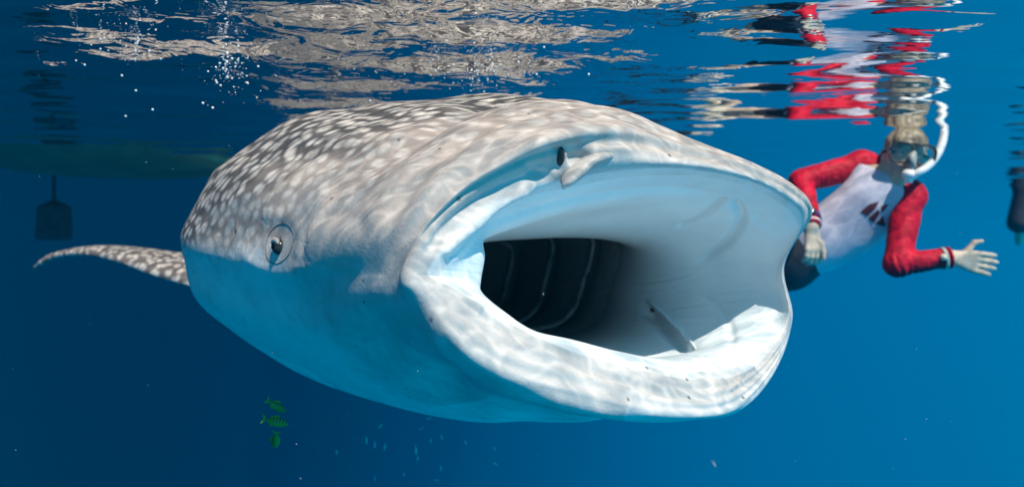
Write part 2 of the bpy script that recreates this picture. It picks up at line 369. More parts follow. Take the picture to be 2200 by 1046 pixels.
rings = [inner(1.06, .25, .25, -.13), inner(0.94, .62, .86, -.06), inner(0.78, .74, .98, -.05), inner(0.62, .82, 1.0, -.045), inner(0.45, .90, .84, -.068), inner(0.20, .975, .93, -.03),
         I1, P(RL), P(RO1), P(RO2), P(RO3), P(RO4),
         sect(-0.37, 2.40, 0.590, 0.24, -0.50, y0), sect(-0.63, 2.98, 0.47, 0.08, -0.50, y0 - .03), sect(-1.00, 3.70, 0.38, -0.08, -0.58, y0 - .06),
         sect(-1.36, 4.45, 0.27, -0.28, -0.68, y0 - .06), sect(-1.66, 5.1, 0.13, -0.48, -0.74, y0 - .05), sect(-1.84, 5.5, 0.055, -0.60, -0.72, y0)]
RG = np.array(rings)                                           # (nr, 20, 3)
NR = len(RG); LIP = 7
# chord-length parameter along the body
seg = np.linalg.norm(np.diff(RG, axis=0), axis=2).mean(1)
T = np.r_[0, np.cumsum(np.maximum(seg, 0.02))]
def around(Rg, n):                                             # periodic cubic round each ring, chord-length spaced between controls
    ext = np.concatenate([Rg[:, -3:], Rg, Rg[:, :4]], 1).transpose(1, 0, 2)
    return hermite(np.arange(-3, 24).astype(float), ext, np.linspace(0, 20, n, endpoint=False)).transpose(1, 0, 2)
NA = 560
qs = np.concatenate([np.linspace(T[i], T[i + 1], [6, 10, 12, 16, 34, 30, 18, 20, 22, 28, 34, 22, 16, 12, 10, 8, 6][i], endpoint=False) for i in range(NR - 1)] + [[T[-1]]])
CR = around(RG, NA)
S = hermite(T, CR, qs)                                         # (m, NA, 3)
ringf = np.interp(qs, T, np.arange(NR)); idxf = np.linspace(0, 20, NA, endpoint=False)
RF, AF = np.meshgrid(ringf, idxf, indexing='ij')
sm = lambda a, b, x: (lambda t: t * t * (3 - 2 * t))(np.clip((x - a) / (b - a), 0, 1))
# soft creases and bulges of the live skin (real relief, a few millimetres)
nrm = np.cross(np.gradient(S, axis=0), np.roll(S, -1, 1) - np.roll(S, 1, 1)); nrm /= np.linalg.norm(nrm, axis=2, keepdims=True) + 1e-9
cen = S.mean(1, keepdims=True); 
disp = np.zeros(RF.shape)
disp += 0.004 * np.sin(AF * 5.0 + 2.0 * np.sin(RF * 2)) * sm(8.2, 9.2, RF) * (1 - sm(10.5, 12, RF))
low = sm(10.3, 12, AF) * (1 - sm(18.5, 19.8, AF))
disp += 0.0016 * np.sin(RF * 16 + 2.2 * np.sin(AF * 1.7)) * low * sm(6.6, 7.2, RF) * (1 - sm(8.2, 8.8, RF))
up = sm(0.5, 1.5, AF) * (1 - sm(8.8, 9.6, AF))
disp += 0.006 * np.sin(RF * 10.5 + np.sin(AF * 1.1)) * up * sm(7.2, 7.8, RF) * (1 - sm(9.2, 10.2, RF))
wallw = sm(8.6, 9.6, AF) * (1 - sm(13.5, 15, AF)) * sm(3.2, 4.2, RF) * (1 - sm(5.0, 5.8, RF)) * (1 - sm(11.6, 12.6, AF))
disp += 0.0016 * wallw * (0.5 + 0.5 * np.sin(AF * 3.1 + RF * 2.2)) * (np.sin(AF * 17 + 2.5 * np.sin(RF * 1.5)) + 0.6 * np.sin(AF * 31 + RF))
ridge = np.exp(-((AF - 3.1) / 0.16) ** 2) + np.exp(-((AF - 1.6) / 0.13) ** 2)          # the long ridges along the flank
disp += 0.006 * ridge * sm(10.3, 11.2, RF) * (1 - sm(14, 16, RF))
disp -= 0.010 * np.exp(-((AF - 17.6) / .35) ** 2) * sm(8.4, 9, RF) * (1 - sm(11, 12, RF))
for k in range(5):                                              # gill slits
    rr = 11.35 + 0.33 * k
    disp -= 0.022 * np.exp(-((RF - rr - 0.1 * np.sin(AF)) / 0.035) ** 2) * sm(16.6, 17.4, np.where(AF < 5, AF + 20, AF)) * (1 - sm(20.6, 21.4, np.where(AF < 5, AF + 20, AF)))
BV0 = BVHTree.FromPolygons([Vector(v) for v in S.reshape(-1, 3)], [(i * NA + k, (i + 1) * NA + k, (i + 1) * NA + (k + 1) % NA, i * NA + (k + 1) % NA) for i in range(len(qs) - 1) for k in range(NA)])
def relief(path, sig, amp, r0=5.8, r1=11.0, n=50):
    pp = spline([(p[0], p[1], 0) for p in path], n); H3 = []; A3 = []
    for j, p in enumerate(pp):
        d_ = Vector(((p[0] - 1100) / F, 1, (523 - p[1]) / F)).normalized(); l_ = BV0.ray_cast(Vector((0, 0, -H)), d_)[0]
        if l_: H3.append(tuple(l_)); A3.append(min(1, 0.15 + 3.2 * math.sin(math.pi * j / (n - 1))))
    H3 = np.array(H3); A3 = np.array(A3)
    sel = np.nonzero((RF > r0) & (RF < r1)); pts = S[sel]
    lo_, hi_ = H3.min(0) - 4 * sig, H3.max(0) + 4 * sig
    ok = ((pts > lo_) & (pts < hi_)).all(1); sel = (sel[0][ok], sel[1][ok]); pts = pts[ok]
    d2 = ((pts[:, None, :] - H3[None]) ** 2).sum(2); j = d2.argmin(1)
    disp[sel] += amp * A3[j] * np.exp(-d2[np.arange(len(j)), j] / (2 * sig * sig))
relief([(1150, 398), (1110, 404), (1070, 425), (1015, 466), (960, 522), (918, 570), (898, 612), (906, 650)], 0.014, 0.026)
relief([(1195, 378), (1120, 386), (1050, 416), (985, 462), (935, 515), (900, 560)], 0.0055, -0.014)
relief([(1045, 470), (1000, 508), (965, 555), (950, 598), (960, 622)], 0.012, 0.008)
relief([(1085, 438), (1025, 482), (975, 530), (935, 580), (920, 622)], 0.0055, -0.010)
relief([(930, 505), (905, 540), (882, 582), (876, 612), (890, 645), (915, 672)], 0.010, 0.006)
relief([(912, 592), (915, 620), (925, 650)], 0.006, -0.005)
relief([(930, 600), (960, 612), (1000, 640), (1040, 668)], 0.012, 0.006)
relief([(1204, 318), (1202, 345), (1196, 372)], 0.008, -0.012)
relief([(1222, 338), (1240, 334), (1262, 344)], 0.012, -0.018)
relief([(1130, 372), (1170, 352), (1195, 352)], 0.014, -0.010)
for x in range(1405, 1520, 14): relief([(x - 16, 296), (x, 322), (x + 4, 350)], 0.0035, -0.0028, n=16)
for x in range(1610, 1700, 20): relief([(x - 20, 372), (x, 392), (x + 6, 415)], 0.004, -0.0025, n=16)
relief([(1092, 213), (1000, 240), (880, 300), (770, 365), (690, 425)], 0.030, -0.016, 8.4, 12.0)
relief([(930, 240), (850, 262), (740, 310), (620, 400), (560, 460)], 0.016, 0.007, 8.6, 12.2)
relief([(800, 250), (700, 280), (590, 350), (500, 440)], 0.012, 0.007, 9.5, 12.2)
relief([(655, 520), (720, 492), (790, 470), (850, 466)], 0.035, 0.010)
relief([(690, 470), (735, 462), (775, 478), (800, 500)], 0.012, -0.005)
relief([(560, 470), (585, 462), (625, 470), (645, 505), (640, 560)], 0.012, 0.0035)
relief([(520, 540), (560, 575), (620, 590), (680, 570)], 0.012, 0.004)
relief([(1556, 424), (1530, 450), (1490, 474), (1452, 488)], 0.0055, -0.017, 3.0, 6.6)
relief([(1578, 430), (1592, 468), (1572, 510), (1530, 545), (1500, 562)], 0.0065, -0.019, 3.0, 6.6)
relief([(1508, 636), (1545, 662), (1568, 700), (1574, 742)], 0.0065, -0.006, 3.0, 6.6)
relief([(1384, 662), (1415, 690), (1448, 722), (1482, 752)], 0.012, -0.030, 3.0, 6.8)
relief([(1396, 650), (1424, 674), (1456, 708), (1490, 746)], 0.005, 0.014, 3.0, 6.8)
for i in range(6): relief([(1462 + 14 * i, 797 - 4 * i), (1515 + 13 * i, 822 - 6 * i), (1556 + 9 * i, 866 - 11 * i)], 0.0042, 0.0085, 6.5, 9.0, n=24)
relief([(1480, 778), (1540, 772), (1590, 775), (1625, 800)], 0.008, 0.009, 5.8, 9.0)
relief([(1200, 760), (1300, 800), (1420, 838), (1530, 842)], 0.010, -0.006, 6.5, 9.0)
relief([(1625, 455), (1635, 476), (1668, 490)], 0.005, -0.005, 3.0, 6.6)
relief([(1040, 485), (1180, 442), (1320, 416), (1450, 408), (1540, 418)], 0.012, -0.008, 3.0, 6.6)
out = ((S - cen) * nrm).sum(2, keepdims=True); sgn = np.where(np.median(out[40:]) > 0, 1, -1)
S = S + nrm * sgn * disp[..., None]
def soften(mask, it):
    global S
    for _ in range(it):
        av = (np.roll(S, 1, 1) + np.roll(S, -1, 1) + np.concatenate([S[:1], S[:-1]]) + np.concatenate([S[1:], S[-1:]])) / 4
        S = S + (0.6 * mask)[..., None] * (av - S)
soften(((RF > 6.6) & (RF < 9.5) & ((AF < 10) | (AF > 18.5))).astype(float), 3)
for px_, py_, d_, r_, it_ in ((897, 632, 1.05, .050, 60), (905, 650, 1.05, .030, 60), (1147, 400, 1.08, .020, 8)):
    dd_ = np.linalg.norm(S - np.array(tuple(at(px_, py_, d_))), axis=2); soften(np.clip(1.6 - dd_ / r_, 0, 1), it_)
m_ = len(qs)
verts = S.reshape(-1, 3)
tail_c = S[-1].mean(0); thr_c = S[0].mean(0)
verts = np.concatenate([verts, [thr_c], [tail_c]])
faces = []; fring = []
I = np.arange(m_ * NA).reshape(m_, NA)
for i in range(m_ - 1):
    for k in range(NA):
        k2 = (k + 1) % NA
        faces.append((I[i, k], I[i + 1, k], I[i + 1, k2], I[i, k2])); fring.append((i, k))
nq = len(faces)
for k in range(NA):
    faces.append((I[0, k], I[0, (k + 1) % NA], m_ * NA)); faces.append((I[-1, (k + 1) % NA], I[-1, k], m_ * NA + 1))
me = bpy.data.meshes.new('body'); me.from_pydata(verts.tolist(), [], [tuple(int(v) for v in f) for f in faces]); me.update()
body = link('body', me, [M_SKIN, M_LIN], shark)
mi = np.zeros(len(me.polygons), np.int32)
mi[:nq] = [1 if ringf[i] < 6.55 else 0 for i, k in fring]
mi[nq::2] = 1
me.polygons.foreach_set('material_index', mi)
# pigment: red = dorsal, green = how dark, blue = pale lip (skin) / dark throat (lining)
AFw = np.where(AF > 15, AF - 20, AF)
dors = sm(-0.55, 0.75, AFw) * (1 - sm(9.2, 10.2, AFw))
dors *= sm(6.9, 7.6, RF)
rb = 10.55 - 0.95 * sm(-0.3, 3.0, AFw) + 0.10 * np.sin(AF * 9 + RF * 3)
dark = 0.12 * sm(8.3, 9.3, RF) + 0.70 * sm(-0.05, 0.5, RF - rb) + 0.18 * sm(10.5, 12, RF)
dark = np.clip(dark + 0.35 * sm(2.5, 5, AFw) * sm(8.5, 10.5, RF) * 0.3, 0, 1)
lc = 10.0 - 0.36 * np.clip(AFw - 1.2, 0, 3.2)
lipw = np.maximum(1 - sm(lc - 1.9, lc, RF), 0.95 * (1 - sm(0.5, 2.0, AFw)) * (AFw > -3) * (1 - sm(9.75, 10.25, RF)))
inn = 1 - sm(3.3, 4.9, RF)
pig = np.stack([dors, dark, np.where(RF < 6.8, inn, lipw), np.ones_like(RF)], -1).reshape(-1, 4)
pig = np.concatenate([pig, [[0, 0, 1, 1], [1, 1, 0, 1]]])
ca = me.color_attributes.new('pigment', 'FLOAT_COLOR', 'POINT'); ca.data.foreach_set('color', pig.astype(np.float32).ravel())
per = np.linalg.norm(np.roll(S, -1, 1) - S, axis=2); per = per.sum(1)
perw = np.interp(ringf, [0, 7, 9, 10, 11, 12, 17], [2.2, 2.4, 2.7, 3.2, 3.7, 3.8, 3.4])
U = AF / 20 * perw[:, None]; Vv = np.repeat(qs[:, None], NA, 1)
uvl = me.uv_layers.new(name='skin')
li = np.zeros(len(me.loops), np.int32); me.loops.foreach_get('vertex_index', li)
UVv = np.concatenate([np.stack([U, Vv], -1).reshape(-1, 2), [[0, 0], [0, qs[-1]]]])[li]
# wrap-around column
wrapf = np.array([k == NA - 1 for i, k in fring]); 
UVq = UVv[:nq * 4].reshape(nq, 4, 2)
UVq[wrapf, 2:, 0] += perw[[fring[j][0] for j in np.nonzero(wrapf)[0]]][:, None]
UVv[:nq * 4] = UVq.reshape(-1, 2)
uvl.data.foreach_set('uv', UVv.astype(np.float32).ravel())

vl = [Vector(v) for v in verts]
BV = BVHTree.FromPolygons(vl, [tuple(int(v) for v in f) for f in faces])
CAMP = Vector((0, 0, -H))
def hit(px, py, off=0.0, tree=None):
    d = at(px, py, 1.0) - CAMP; d.normalize()
    loc, n, i, dist = (tree or BV).ray_cast(CAMP, d)
    if loc is None: return None, None
    if n.dot(d) > 0: n = -n
    return loc + n * off, n
def surf(rf, af):
    """point and outward normal of the lofted body at ring rf, clock position af"""
    i = int(np.argmin(abs(ringf - rf))); k = int(round(af / 20 * NA)) % NA
    return Vector(S[i, k]), Vector(nrm[i, k] * sgn)

# gill pads: dark filter panels on the inner walls, with pale arches between them
bands = [(3.55, 3.06), (2.94, 2.06), (1.94, 1.08)]
def interp_S(rf, af):
    q_ = np.interp(rf, np.arange(NR), T)
    i = np.clip(np.searchsorted(qs, q_) - 1, 0, m_ - 2); w = (q_ - qs[i]) / (qs[i + 1] - qs[i])
    ring_ = S[i] * (1 - w) + S[i + 1] * w
    k = af / 20 * NA; k0 = int(math.floor(k)); f = k - k0
    return Vector(ring_[k0 % NA] * (1 - f) + ring_[(k0 + 1) % NA] * f), Vector(cen[i, 0])
for a, b in bands:
    for s0, s1 in ((6.3, 15.2), (14.8, 23.7)):
        if s0 > 10: s0, s1 = 15.4, 23.6
        V, Fc = [], []
        na, nb = 26, 8
        for j in range(nb + 1):
            for i in range(na + 1):
                u = j / nb; rf = a + (b - a) * u; af = (s0 + (s1 - s0) * i / na) % 20
                p, c = interp_S(rf, af)
                blg = 0.006 + 0.016 * max(math.sin(math.pi * u), 0) ** 0.6 * max(math.sin(math.pi * i / na), 0) ** 0.4
                c2 = p + ((c - p) - D * (c - p).dot(D)).normalized() * blg
                V.append(c2)
        for j in range(nb):
            for i in range(na):
                Fc.append((j * (na + 1) + i, j * (na + 1) + i + 1, (j + 1) * (na + 1) + i + 1, (j + 1) * (na + 1) + i))
        mesh_obj('gill_pad', V, Fc, M_PAD, shark)
for rf in (3.0, 2.0, 1.0):
    for s0, s1 in ((6.0, 15.3), (15.3, 24.0)):
        pts = []
        for i in range(25):
            p, c = interp_S(rf, (s0 + (s1 - s0) * i / 24) % 20)
            pts.append(p + (c - p).normalized() * (0.012 + 0.010 * math.sin(math.pi * i / 24)))
        mesh_obj('gill_arch', *tube(pts, [0.0058 * (0.4 + math.sin(math.pi * i / 24)) for i in range(25)], 8), M_ARCH, shark)

# folds inside the mouth
def on_lining(path, n=22, off=0.002):
    pts = spline([(p[0], p[1], 0) for p in path], n); o = []
    for p in pts:
        h, nn = hit(p[0], p[1], off)
        if h: o.append(h)
    return o
pts = [Vector(p) for p in spline(on_lining([(1392, 646), (1424, 672), (1458, 708), (1496, 750)], 14, 0.004), 20)]
mesh_obj('mouth_fold', *tube(pts, [0.0012 + 0.0034 * math.sin(math.pi * i / 19) for i in range(20)], 8), M_LIN, shark)
h, n = hit(1400, 664, 0.001); h2, n2 = hit(1412, 674, 0.001); ax_ = (h2 - h).normalized()
mesh_obj('fold_pit', *ball(h, 1, 12, 8, (ax_ * 0.015, n.cross(ax_).normalized() * 0.0065, n * 0.003)), M_NOST, shark)

# eye with its ringed lid
ep, en = hit(599, 530)
side = en.cross(Vector((0, 0, 1))).normalized(); upv = side.cross(en).normalized()
if upv.z < 0: upv = -upv
eye = mesh_obj('eye', *ball(ep - en * 0.0030, 0.0165, 24, 16), M_EYE, shark)
mesh_obj('pupil', *ball(ep + en * 0.0118, 1, 16, 8, (side * 0.0080, upv * 0.0080, en * 0.0025)), M_PUPIL, eye)
lid = []
for i in range(41):
    a = 2 * math.pi * i / 40
    h, n = hit(601 + 29 * math.cos(a) + 8 * math.sin(a), 523 - 43 * math.sin(a), 0.0005); lid.append(h)
mesh_obj('eyelid', *tube(lid, 0.0007, 8), M_LID, shark)
lid = []
for i in range(13):
    a = math.radians(20 + 140 * i / 12); lid.append(ep + en * 0.009 + side * 0.0135 * math.cos(a) + upv * (0.0115 * math.sin(a)))
mesh_obj('eyelid', *tube(lid, [0.002 + 0.0042 * math.sin(math.pi * i / 12) for i in range(13)], 8), M_LIDP, shark)
# spiracle behind the eye
h, n = hit(508, 486, -0.003); sd_ = n.cross(Vector((0, 0, 1))).normalized()
mesh_obj('spiracle', *ball(h, 1, 12, 8, (sd_ * 0.007, (Vector((0, 0, 1)) - n * n.z) * 0.022, n * 0.006)), M_LID, shark)
# nostril with its hanging flap
h, n = hit(1204, 340, -0.002); s_ = n.cross(Vector((0, 0, 1))).normalized(); u_ = (Vector((0, 0, 1)) - n * n.z).normalized()
mesh_obj('nostril', *ball(h, 1, 14, 8, (s_ * 0.0075, (u_ + s_ * -0.15) * 0.020, n * 0.006)), M_NOST, shark)
pa = [(1310, 334, -.022, .016), (1280, 343, -.008, .022), (1250, 360, .002, .024), (1228, 380, .008, .021), (1214, 397, .010, .013), (1209, 407, .010, .003)]
pts = []
for a, b, off, r in pa:
    h, n = hit(min(a, 1300), min(b, 352)); base_d = h.y
    pts.append(tuple(at(a, b, base_d - off)) + (r,))
pts = spline(pts, 24)
mesh_obj('nostril_flap', *tube([Vector(p[:3]) for p in pts], [float(max(p[3], .002)) for p in pts], 16, 0.55), M_PALE, shark)
# fins
def fin(name, lead, trail, th, n=24, mt=None):
    """lens-section fin between a leading and a trailing edge, root first"""
    L_ = spline(lead, n); R_ = spline(trail, n); V, Fc, uvs, K = [], [], [], 14
    for i in range(n):
        l = Vector(L_[i]); r = Vector(R_[i]); ax = (r - l)
        sp = Vector(L_[min(i + 1, n - 1)]) - Vector(L_[max(i - 1, 0)])
        nn = ax.cross(sp).normalized() if ax.length > 1e-5 else Vector((0, 0, 1))
        t_ = th * (1 - 0.75 * i / (n - 1)) * min(1, ax.length / (th * 2))
        for k in range(2 * K):
            w = k / K; up_ = 1 if w <= 1 else -1; u = w if w <= 1 else 2 - w
            prof = 2.2 * math.sqrt(max(u, 0)) * (1 - u) * 0.8
            V.append(l + ax * u + nn * up_ * t_ * prof); uvs.append((u * ax.length * 1.0, i / (n - 1)))
    for i in range(n - 1):
        for k in range(2 * K):
            k2 = (k + 1) % (2 * K); Fc.append((i*2*K+k, i*2*K+k2, (i+1)*2*K+k2, (i+1)*2*K+k))
    Fc.append(tuple(range(2 * K))[::-1]); Fc.append(tuple((n - 1) * 2 * K + k for k in range(2 * K)))
    o = mesh_obj(name, V, Fc, M_SKIN, shark); me = o.data
    ca = me.color_attributes.new('pigment', 'FLOAT_COLOR', 'POINT')
    ca.data.foreach_set('color', np.array([(1.0, 0.72, 0.0, 1.0)] * len(me.vertices), np.float32).ravel())
    ul = me.uv_layers.new(name='skin')
    for lp in me.loops: ul.data[lp.index].uv = (uvs[lp.vertex_index][0] * 0.7, uvs[lp.vertex_index][1] * 1.0)
    return o
fin('pectoral_fin', [at(560, 640, 2.10), at(470, 630, 2.11), at(405, 612, 2.16), at(330, 590, 2.24), at(250, 560, 2.36), at(170, 545, 2.52), at(105, 556, 2.66), at(72, 576, 2.74)],
    [at(600, 560, 2.58), at(480, 546, 2.62), at(400, 543, 2.64), at(310, 532, 2.70), at(225, 527, 2.74), at(150, 536, 2.77), at(100, 550, 2.78), at(70, 577, 2.77)], 0.045)
mir = lambda v: v + RIGHT * (-2) * (v - Vector((-0.44, 2.44, 0))).dot(RIGHT)
fin('pectoral_fin', [mir(Vector(p)) for p in (at(440, 622, 2.12), at(330, 590, 2.24), at(250, 560, 2.36), at(170, 545, 2.52), at(72, 576, 2.74))],
    [mir(Vector(p)) for p in (at(460, 545, 2.62), at(310, 532, 2.70), at(225, 527, 2.74), at(150, 536, 2.77), at(70, 577, 2.77))], 0.045)
bx = lambda x, y, z: Vector((x, y, z - H))
fin('dorsal_fin', [bx(-0.70, 3.02, -.02), bx(-0.78, 3.16, .14), bx(-0.90, 3.36, .30), bx(-0.98, 3.50, .36)], [bx(-0.98, 3.60, -.10), bx(-0.97, 3.54, .10), bx(-0.98, 3.53, .26), bx(-1.00, 3.53, .36)], 0.035)
fin('caudal_fin', [bx(-1.80, 5.40, -.66), bx(-1.92, 5.65, -.45), bx(-2.08, 5.98, -.22), bx(-2.2, 6.2, -.08)], [bx(-1.92, 5.66, -.70), bx(-2.0, 5.84, -.46), bx(-2.13, 6.1, -.22), bx(-2.21, 6.22, -.08)], 0.03)
fin('caudal_fin', [bx(-1.80, 5.40, -.66), bx(-1.90, 5.60, -.86), bx(-1.98, 5.76, -1.0), bx(-2.02, 5.84, -1.06)], [bx(-1.92, 5.68, -.66), bx(-1.97, 5.76, -.84), bx(-2.01, 5.82, -.98), bx(-2.03, 5.86, -1.06)], 0.03)

# ------------------------------------------------------------------ smooth-union body mesher
def surface_nets(Fd, org, h):
    s = Fd < 0
    nx, ny, nz = Fd.shape
    acc = np.zeros((nx - 1, ny - 1, nz - 1, 3), np.float32); cnt = np.zeros((nx - 1, ny - 1, nz - 1), np.float32)
    offs = [(0, 0), (0, 1), (1, 0), (1, 1)]
    for ax in range(3):
        o1, o2 = [a for a in range(3) if a != ax]
        for u, v in offs:
            sl0 = [None] * 3; sl1 = [None] * 3
            sl0[ax] = slice(0, Fd.shape[ax] - 1); sl1[ax] = slice(1, Fd.shape[ax])
            for o, w in ((o1, u), (o2, v)):
                sl0[o] = sl1[o] = slice(w, Fd.shape[o] - 1 + w)
            a = Fd[tuple(sl0)]; b = Fd[tuple(sl1)]; cr_ = (a < 0) != (b < 0)
            w_ = np.where(cr_, a / np.where(cr_, a - b, 1), 0)
            acc[..., ax] += np.where(cr_, w_, 0); acc[..., o1] += cr_ * u; acc[..., o2] += cr_ * v; cnt += cr_
    cells = np.argwhere(cnt > 0)
    vid = -np.ones(cnt.shape, np.int64); vid[tuple(cells.T)] = np.arange(len(cells))
    V = (cells + acc[tuple(cells.T)] / cnt[tuple(cells.T)][:, None]) * h + org
    Fc = []
    for ax in range(3):
        o1, o2 = [(1, 2), (2, 0), (0, 1)][ax]
        sl0 = [slice(1, -1)] * 3; sl1 = [slice(1, -1)] * 3
        sl0[ax] = slice(0, Fd.shape[ax] - 1); sl1[ax] = slice(1, Fd.shape[ax])
        a = s[tuple(sl0)]; b = s[tuple(sl1)]
        for e in np.argwhere(a != b):
            c = e.copy(); c[o1] += 1; c[o2] += 1
            q = []
            for u, v in ((0, 0), (1, 0), (1, 1), (0, 1)):
                d = c.copy(); d[o1] -= u; d[o2] -= v; q.append(int(vid[tuple(d)]))
            if not a[tuple(e)]: q = q[::-1]
            Fc.append(tuple(q))
    return V, Fc
def sdf_mesh(prims, h=0.006, grow=0.0, cuts=(), smooth_it=2):
    """prims: (p, q, r1, r2, k[, flat_axis, flat]) tapered capsules blended smoothly with radius k"""
    P_ = np.array([tuple(p[0]) for p in prims] + [tuple(p[1]) for p in prims]); rm = max(max(p[2], p[3]) for p in prims) * 1.4 + grow + 0.03
    lo = P_.min(0) - rm; hi = P_.max(0) + rm
    n = np.ceil((hi - lo) / h).astype(int) + 1
    Fd = np.full(n, 1.0, np.float32)
    ax = [lo[i] + np.arange(n[i]) * h for i in range(3)]
    for pr in prims:
        p, q, r1, r2, k = pr[:5]; p = np.array(tuple(p)); q = np.array(tuple(q)); R_ = max(r1, r2) * (1.0 if len(pr) < 7 else max(1, pr[6])) + grow + k + 0.02
        a = np.maximum(((np.minimum(p, q) - R_ - lo) / h).astype(int), 0); b = np.minimum(((np.maximum(p, q) + R_ - lo) / h).astype(int) + 2, n)
        sl = tuple(slice(a[i], b[i]) for i in range(3))
        G = np.stack(np.meshgrid(*[ax[i][sl[i]] for i in range(3)], indexing='ij'), -1)
        v = q - p; L2 = max((v * v).sum(), 1e-12)
        t = np.clip(((G - p) @ v) / L2, 0, 1); dlt = G - (p + t[..., None] * v)
        if len(pr) >= 7:
            A = np.array(tuple(pr[5])); A = A / np.linalg.norm(A); c = dlt @ A
            dlt = dlt + ((1 / pr[6] - 1) * c)[..., None] * A
        d = np.linalg.norm(dlt, axis=-1) - (r1 + (r2 - r1) * t) - grow
        o = Fd[sl]; hh = np.clip(0.5 + 0.5 * (o - d) / k, 0, 1)
        Fd[sl] = (o * (1 - hh) + d * hh - k * hh * (1 - hh)).astype(np.float32)
    if cuts:
        G = np.stack(np.meshgrid(*ax, indexing='ij'), -1)
        for pt, nn in cuts:
            Fd = np.maximum(Fd, ((G - np.array(tuple(pt))) @ np.array(tuple(nn))).astype(np.float32))
    V, Fc = surface_nets(Fd, lo, h)
    return V, Fc

# ------------------------------------------------------------------ the swimmer
J = {k: at(*v) for k, v in dict(
    neck=(1915, 392, 2.73), chest=(1876, 438, 2.77), belly=(1815, 487, 2.82), waist=(1762, 520, 2.85), pelv=(1702, 545, 2.92),
    rsh=(1850, 356, 2.82), rel=(1722, 388, 2.80), rwr=(1742, 488, 2.62), lsh=(1952, 422, 2.68), lel=(1927, 568, 2.60), lwr=(2040, 553, 2.56),
    head=(1944, 338, 2.70), chin=(1932, 381, 2.665), rhip=(1690, 525, 3.0), lhip=(1692, 570, 2.93),
    rkn=(1612, 500, 3.32), lkn=(1600, 540, 3.28), ran=(1530, 470, 3.68), lan=(1520, 520, 3.62)).items()}
FWD = Vector((-0.12, -0.97, -0.2)).normalized()
pr = []
def cap(a, b, r1, r2, k=0.02, *fl): pr.append((a, b, r1, r2, k) + fl)
torso = [(J['neck'], J['chest'], .075, .120, .05, FWD, .75), (J['chest'], J['belly'], .132, .124, .05, FWD, .74), (J['belly'], J['waist'], .124, .116, .05, FWD, .76),
         (J['waist'], J['pelv'], .106, .118, .05, FWD, .85), (J['chest'] + (J['rsh'] - J['chest']) * .8, J['chest'] + (J['lsh'] - J['chest']) * .8, .068, .066, .05)]
rarm = [(J['rsh'], J['rel'], .050, .038, .03), (J['rel'], J['rwr'], .038, .028, .02)]
larm = [(J['lsh'], J['lel'], .050, .038, .03), (J['lel'], J['lwr'], .038, .028, .02)]
legs = [(J['pelv'], J['rhip'], .11, .095, .05), (J['pelv'], J['lhip'], .11, .095, .05), (J['rhip'], J['rkn'], .092, .060, .04), (J['lhip'], J['lkn'], .092, .060, .04),
        (J['rkn'], J['ran'], .060, .036, .03), (J['lkn'], J['lan'], .060, .036, .03)]
BACKV = (J['rkn'] - J['rhip']).normalized()
feet = []
for a, s in (('ran', -1), ('lan', 1)):
    t_ = J[a] + Vector((-0.14, 0.09, -0.07)); feet.append((J[a], t_, .034, .030, .02, Vector((0, 0, 1)), .9))
hc = J['head']; hu = Vector((0.16, -0.08, 1)).normalized(); hf = Vector((-0.27, -0.95, -0.10)).normalized(); hr = hf.cross(hu).normalized(); hu = hr.cross(hf).normalized()
head = [(hc + hu * .035 - hf * .015, hc - hu * .005 - hf * .012, .078, .076, .03, hr, .92), (hc + hf * .02 - hu * .03, J['chin'] + hf * .005, .060, .032, .03, hr, .95),
        (J['neck'], hc - hu * .06 - hf * .02, .058, .054, .03)]
nose = [(hc + hf * .075 + hu * .012, hc + hf * .098 - hu * .028, .010, .015, .012), (hc + hf * .07 - hu * .055, hc + hf * .074 - hu * .055, .022, .020, .012)]
ears = [(hc + hr * s * .072 + hu * .015 - hf * .01, hc + hr * s * .074 - hu * .03 - hf * .008, .012, .010, .008) for s in (-1, 1)]
def hand(w, palm_end, palm_w, tips, thumb, wrist_r):
    """w wrist, knuckles across palm_w at palm_end, four fingers as lists of three offsets, thumb list"""
    o = []
    for i, f in enumerate(tips):
        k0 = palm_end + palm_w * (1.5 - i) / 3.0
        o.append((w + palm_w * (1.5 - i) / 7.0, k0, .014, .0115, .012))
        p = k0
        for j, v in enumerate(f):
            o.append((p, p + v, .0108 - .0009 * j, .0100 - .0010 * j, .004)); p = p + v
    p = w + (palm_end - w) * .25 + thumb[0] * .2
    for j, v in enumerate(thumb):
        o.append((p, p + v, .0135 - .002 * j, .0115 - .002 * j, .006)); p = p + v
    return o
# open palm of the waving hand: fingers to the right, thumb up
fx = (at(2130, 560, 2.55) - at(2045, 552, 2.56)).normalized(); fu = Vector((0, -.1, 1)); fu = (fu - fx * fu.dot(fx)).normalized(); fn = fx.cross(fu)
pe = J['lwr'] + fx * .092 - fu * .008
fing = []
for i, (L_, spread) in enumerate(((.074, .00), (.084, -.05), (.080, -.10), (.064, -.17))):
    d1 = (fx + fu * spread).normalized(); fing.append([d1 * L_ * .45, (d1 - fn * .1).normalized() * L_ * .32, (d1 - fn * .2 - fu * .03).normalized() * L_ * .26])
lhand = hand(J['lwr'] + fx * .012, pe, fu * .064, fing, [(fx * .62 + fu * .75).normalized() * .042, (fx * .50 + fu * .85).normalized() * .034, (fx * .95 + fu * .25).normalized() * .028], .028)
